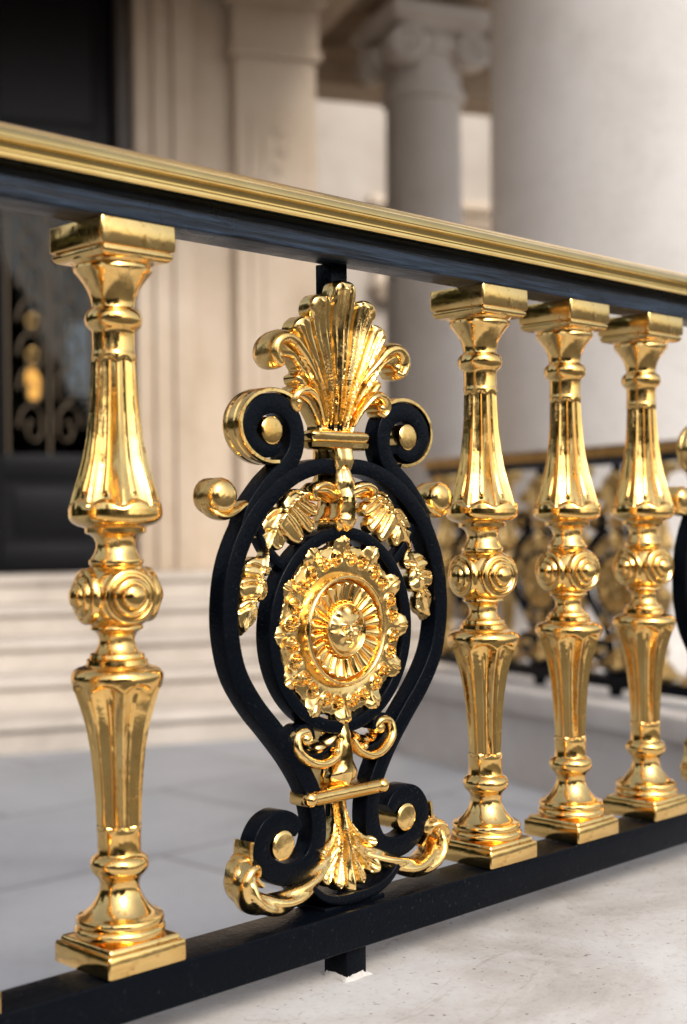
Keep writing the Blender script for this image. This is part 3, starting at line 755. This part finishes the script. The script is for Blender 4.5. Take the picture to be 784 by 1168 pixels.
# moulded architrave round the door: three fasciae
q = MB()
for (x0, x1, d) in ((1.005,1.105,.05),(1.105,1.215,.085),(1.215,1.335,.12)):
    box(q, x0, x1, 1.9-d, 2.30, PZ, 5.0, .008)
    xl, xr = .93-x1-.25+.0, .93-x0-.25
    box(q, -x1+.30, -x0+.30, 1.9-d, 2.30, PZ, 5.0, .008)
box(q, -.705, 1.005, 1.85, 2.30, 4.72, 5.0)
q.build('architrave', WALLS, h, 40)
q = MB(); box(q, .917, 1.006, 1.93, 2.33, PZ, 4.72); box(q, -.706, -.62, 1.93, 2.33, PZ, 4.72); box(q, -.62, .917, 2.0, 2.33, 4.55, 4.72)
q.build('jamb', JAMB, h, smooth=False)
# pilaster with panelled shaft, base and capital
q = MB()
box(q, 1.60, 2.11, 1.80, 2.50, PZ+.30, 3.80, .01); box(q, 1.68, 2.03, 1.785, 1.81, PZ+.55, 3.45, .008); box(q, 1.76, 1.95, 1.772, 1.79, PZ+.65, 3.35, .006)
box(q, 1.56, 2.15, 1.76, 2.54, PZ, PZ+.18, .01); box(q, 1.58, 2.13, 1.78, 2.52, PZ+.18, PZ+.30, .02)
for k, (o, z0, z1) in enumerate(((.03,3.80,3.86),(.015,3.86,4.12),(.05,4.12,4.2),(.09,4.2,4.3))): box(q, 1.60-o, 2.11+o, 1.80-o, 2.50, z0, z1, .008)
q.build('pilaster', WALLS, h, 40)
# shell and drop ornament on the wall beside the pilaster
q = MB()
for k in range(7):
    lathe(q, [(-.03,.02),(0,.05-.004*k),(.015,.04-.004*k),(.022,.001)], 14, axis=Matrix.Translation((1.86+.02*math.sin(k*2),1.775,3.35-.11*k)) @ Matrix.Rotation(R(90),4,'X'))
q.build('drop_ornament', WALLS, h, 50)
# entablature over the recess, soffit
q = MB()
box(q, 1.9, 8.5, 4.25, 4.7, 4.50, 5.2); box(q, 1.9, 8.5, 4.20, 4.26, 4.72, 4.80)
for k, (o, z0, z1) in enumerate(((0,4.86,5.0),(.05,5.0,5.12),(.02,5.12,5.3),(.14,5.3,5.38),(.22,5.38,5.55))): box(q, 2.2, 8.5, 3.15-o, 3.65+o, z0, z1, .012)
box(q, 2.2, 2.45, 1.9, 4.7, 4.42, 5.3); box(q, 1.9, 2.5, 1.9, 4.4, 4.32, 4.44, .02)
q.build('entablature', WALLS, h, 40)
q = MB(); box(q, -5, 2.20, -.25, 1.88, 4.25, 4.60); box(q, -5, 2.75, .2, 4.8, 5.55, 5.85); box(q, 2.74, 8.5, 1.9, 4.8, 5.55, 5.85)  # first slab: unseen low canopy, added to darken the upper facade
q.build('ceiling_and_shade_canopy', WALLS, h, smooth=False)
# the dark hall behind the door
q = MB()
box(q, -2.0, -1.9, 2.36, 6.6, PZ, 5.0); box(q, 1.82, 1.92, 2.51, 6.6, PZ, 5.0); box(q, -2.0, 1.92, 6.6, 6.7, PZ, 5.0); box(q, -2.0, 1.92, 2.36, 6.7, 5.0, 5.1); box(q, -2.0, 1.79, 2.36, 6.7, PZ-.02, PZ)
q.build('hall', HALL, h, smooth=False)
q = MB(); box(q, 1.34, 1.42, 6.56, 6.605, 2.20, 2.85, .01); box(q, 1.44, 1.52, 6.56, 6.605, 2.20, 2.85, .01)  # glowing panes added for the sky reflection in the door glass
q.build('sky_reflection_panes', SKYREFL, h, 40)
# two door leaves, each frame > glass, grille
for sx in (1, -1):
    c = .15; e = .917 if sx == 1 else -.617
    x0, x1 = (c+.004, e) if sx == 1 else (e, c-.004)
    q = MB()
    st_ = .10
    box(q, x0, x0+st_, 2.05, 2.12, PZ, 4.55, .004); box(q, x1-st_-.02, x1, 2.05, 2.12, PZ, 4.55, .004)
    for z0, z1 in ((PZ, PZ+.16), (1.28, 1.42), (3.25, 3.38), (4.40, 4.55)): box(q, x0+st_, x1-st_-.02, 2.05, 2.12, z0, z1, .003)
    box(q, x0+st_, x1-st_-.02, 2.07, 2.10, 3.38, 4.40); box(q, x0+st_, x1-st_-.02, 2.07, 2.10, PZ+.16, 1.28); box(q, x0+st_+.06, x1-st_-.08, 2.055, 2.075, PZ+.22, 1.22, .006)
    dl = q.build('door', DOORM, h, 40)
    q = MB(); box(q, x0+st_-.002, x1-st_-.018, 2.082, 2.088, 1.42, 3.25)
    q.build('glass', GLASS, dl, smooth=False)
    q = MB(); bosses = []; xm = (x0+st_+x1-st_-.02)/2
    for z in (1.58, 1.80, 2.0, 2.2, 2.4, 2.6, 2.8, 3.0, 3.14):
        for m in (1, -1):
            sp = [(xm+m*(.10+.085*(1-k/16)*math.cos(k*.62)), z+.15*(1-k/16)*math.sin(k*.62)) for k in range(15)]
            P = catmull([(a_, z_, 0) for a_, z_ in sp], 3)
            rings = [[(p_[0]+.008*math.cos(t), 2.062+.008*math.sin(t), p_[1]+.004*math.sin(2*t)) for t in np.linspace(0,2*PI,7)[:-1]] for p_ in P]
            loft(q, rings)
            if m*sx < 0 and z in (2.0, 2.2): bosses.append((xm+m*.10, z))
    for xx in (x0+st_+.03, xm, x1-st_-.05): box(q, xx-.006, xx+.006, 2.058, 2.068, 1.42, 3.25)
    q.build('grille', BRONZE, dl, 50); 
    for bx, bz in bosses:
        g2 = MB(); tube(g2, [(bx+.03*math.cos(t), bz+.035*math.sin(t), -2.05) for t in np.linspace(0,5.6,9)], [.007]*2, [.007]*2, 3, 8); g2.build('gilt_boss', DIMGOLD, dl, 50)

# lantern hanging in the hall
lan = empty('hall_lantern', (0,0,0)); lan.scale = (.8,.8,.8)
def hp(p, q_): 
    return (FB[0]+p*math.cos(ang)-q_*math.sin(ang), FB[1]+p*math.sin(ang)+q_*math.cos(ang))
lx, ly = hp(.52, 2.75); lan.location = (lx, ly, 1.80)
tag(lan, 'lit amber lantern glowing in the dark hall behind the glass of the black door', 'lantern')
q = MB(); lathe(q, [(0,.030),(.03,.05),(.20,.058),(.24,.035),(.26,.02)], 16); q.build('lamp_glass', LAMP, lan, 40)
q = MB(); lathe(q, [(.262,.065),(.28,.05),(.33,.02),(.36,.012),(3.2,.008)], 12); lathe(q, [(-.06,.005),(-.03,.03),(-.002,.04)], 12); q.build('lamp_cap', DOORM, lan, 40)

# ------------------------------------------------------------------ columns
cx, cy = .63, 10.5
cb = empty('ionic_column', (cx, cy, PZ)); cb['kind'] = 'thing'; tag(cb, 'slim limestone column with scrolled ionic capital and neck ring, far behind the handrail', 'column')
q = MB()
lathe(q, [(.0,.42),(.10,.42),(.101,.40),(.16,.41),(.20,.39),(.22,.345),(.27,.34),(.30,.36),(.34,.355),(.36,.325),(.42,.305),(1.4,.300),(2.6,.286),(3.36,.278),(3.38,.282)], 48)
q.build('shaft', IONST, cb, 40)
q = MB(); lathe(q, [(3.375,.281),(3.385,.305),(3.41,.318),(3.44,.318),(3.465,.305),(3.475,.283)], 48); q.build('neck_ring', IONST, cb, 40)
q = MB()
lathe(q, [(3.47,.282),(3.70,.286),(3.71,.30),(3.75,.335),(3.80,.345),(3.84,.30)], 96, lambda z, r, a: r*(1-.05*abs(math.cos(12*a))) if 3.48 < z < 3.705 else (r*(1-.10*abs(math.cos(11*a))) if 3.72 < z < 3.82 else r))
q.build('necking', IONST, cb, 40)
yaw = R(23)
for sy in (1, -1):
    for sx in (1, -1):
        q = MB(); pts = []
        for k in range(40):
            t = k*.42; r = .135*(1-k/46)
            pts.append((r*math.sin(t)*-1, r*math.cos(t)))
        pts = [(-.30, .135)] + pts
        P = catmull(pts, 3); N_ = normals2d(P); rings = []
        M4 = Matrix.Rotation(yaw + (0 if sy == 1 else PI), 4, 'Z')
        for i_, (pp, nn_) in enumerate(zip(P, N_)):
            wd = .030*(1-.5*i_/len(P))
            rings.append([(M4 @ Vector((sx*(.285+pp[0]+nn_[0]*s_*wd), -.30-d_, 3.74+pp[1]+nn_[1]*s_*wd)))[:] for s_, d_ in ((-1,-.10),(-1,.02),(-.5,.05),(.5,.05),(1,.02),(1,-.10))])
        loft(q, rings)
        lathe(q, [(.06,.001),(.055,.025),(.03,.035),(-.1,.036)], 16, axis=M4 @ Matrix.Translation((sx*.285,-.30,3.74)) @ Matrix.Rotation(R(90),4,'X'))
        lathe(q, [(.0,.122),(.02,.118),(-.20,.10)][::-1], 24, axis=M4 @ Matrix.Translation((sx*.285,-.295,3.74)) @ Matrix.Rotation(R(90),4,'X'))
        q.build('volute', IONST, cb, 45)
q = MB(); M4 = Matrix.Rotation(yaw, 4, 'Z')
qq = MB(); sqloft(qq, [(3.88,.36),(3.885,.37),(3.93,.40),(3.94,.42),(4.00,.42),(4.01,.41)], .02)
q.add([(M4 @ Vector(v))[:] for v in qq.v], qq.f); q.build('abacus', IONST, cb, 40)

gc = empty('giant_column', (2.02, 8.05, 0)); gc['kind'] = 'thing'; tag(gc, 'huge plain pale stone column filling the upper right behind the handrail', 'column')
q = MB(); lathe(q, [(.36,1.22),(.42,1.17),(.50,1.155),(2.5,1.150),(6,1.12),(9,1.08)], 128); q.build('shaft', COLST, gc, 40)
q = MB(); sqloft(q, [(.001,1.42),(.16,1.42)], .01); lathe(q, [(.161,1.36),(.20,1.40),(.25,1.40),(.29,1.36),(.30,1.27),(.33,1.26),(.36,1.24)], 96); q.build('column_base', COLST, gc, 40)

# pale neighbouring house seen through the gap
x0, y0 = hp(4.4, 11.5)
nb = empty('neighbour_house', (x0, y0, 0), ang); tag(nb, 'pale bluish white house glimpsed in the gap beside the slim column', 'building')
q = MB(); box(q, -5, 9, 0, 6, -.3, 9); q.build('wall', PALE, nb, smooth=False)
q = MB()
for o, z0, z1 in ((.05,5.05,5.15),(.12,5.15,5.28),(.22,5.28,5.40)): box(q, 1.75, 9, -o, .01, z0, z1, .01)
for k in range(10):
    lathe(q, [(4.0,.12),(4.2,.20),(4.4,.12),(4.7,.08),(5.0,.13)], 14, ctr=(1.95+.42*k, -.12))
q.build('cornice', WALLS, nb, 40)

# unseen dark tree belt, added behind the viewer to darken the brass reflections
def added_tree_belt():
    q = MB(); F = []; nA, nH = 160, 26
    rng = np.random.RandomState(3)
    ph = rng.rand(12)*6.28
    for i in range(nA):
        A = R(-250 + 205*i/(nA-1)); ring = []           # from the left round behind the viewer
        top = 6.2 + 1.7*math.sin(i*.21+ph[0]) + 1.3*math.sin(i*.53+ph[1]) + .6*rng.rand()
        for k in range(nH):
            t = k/(nH-1); rr = 13 + 1.5*math.sin(i*.3+k*.5+ph[2]) + 1.2*rng.rand() + 2.5*t*t
            ring.append((rr*math.cos(A), rr*math.sin(A), -.3 + top*t))
        F.append(ring)
    Bk = [[(x*1.25, y*1.25, z) for x, y, z in r] for r in F]
    grid_shell(q, F, Bk)
    return q
ADDED_LEAVES, b = base_mat('unseen_belt_dark_leaves', (.035,.05,.02), .9)
t = tex(ADDED_LEAVES, 'noise', 1.6, 8, .7); ADDED_LEAVES.node_tree.links.new(ramp(ADDED_LEAVES, t.outputs['Fac'], [(.35,(.016,.019,.010)),(.65,(.065,.078,.035))]), b.inputs['Base Color'])
tag(added_tree_belt().build('unseen_tree_belt', ADDED_LEAVES, smooth=False), kind='stuff')

# ------------------------------------------------------------------ light, sky, camera
EL, AZ = 39.0, 152.0       # degrees; AZ measured from +Y (view) towards +X
w = bpy.data.worlds.new('World'); scene.world = w; w.use_nodes = True
nt = w.node_tree; bg = nt.nodes['Background']; sky = nt.nodes.new('ShaderNodeTexSky'); sky.sky_type = 'NISHITA'
sky.sun_disc = False; sky.sun_elevation = R(EL); sky.sun_rotation = R(AZ); sky.air_density = 1.0; sky.dust_density = 3.0; sky.ozone_density = 1.0
hs = nt.nodes.new('ShaderNodeHueSaturation'); hs.inputs['Saturation'].default_value = .5     # thin overcast takes most of the blue away
nt.links.new(sky.outputs['Color'], hs.inputs['Color']); nt.links.new(hs.outputs['Color'], bg.inputs['Color']); bg.inputs['Strength'].default_value = .15
sd = bpy.data.lights.new('sun', 'SUN'); sd.energy = 1.35; sd.angle = R(22); sd.color = (1,.95,.88)
so = bpy.data.objects.new('sun', sd); COL.objects.link(so)
dv = Vector((math.sin(R(AZ))*math.cos(R(EL)), math.cos(R(AZ))*math.cos(R(EL)), math.sin(R(EL))))
so.rotation_euler = dv.to_track_quat('Z', 'Y').to_euler(); so.location = (4, 2, 8)

cd = bpy.data.cameras.new('camera'); cam = bpy.data.objects.new('camera', cd); COL.objects.link(cam); scene.camera = cam
cd.sensor_fit = 'VERTICAL'; cd.sensor_height = 36; cd.sensor_width = 36; cd.lens = 1600/1168*36; cd.clip_start = .05; cd.clip_end = 1000
pitch = math.atan(12/1600)
cam.matrix_world = Matrix.Translation((0,0,1.0)) @ Matrix.Rotation(PI/2+pitch, 4, 'X') @ Matrix.Rotation(-.0115, 4, 'Z')
cd.dof.use_dof = True; cd.dof.focus_distance = 1.66; cd.dof.aperture_fstop = 3.0
vs_ = scene.view_settings; vs_.view_transform = 'Standard'; vs_.look = 'None'; vs_.gamma = 1; vs_.use_curve_mapping = False; vs_.exposure = .66
scene.render.engine = 'CYCLES'
cy_ = scene.cycles; cy_.use_denoising = True; cy_.max_bounces = 8; cy_.glossy_bounces = 5; cy_.sample_clamp_indirect = 6; cy_.caustics_reflective = False; cy_.caustics_refractive = False
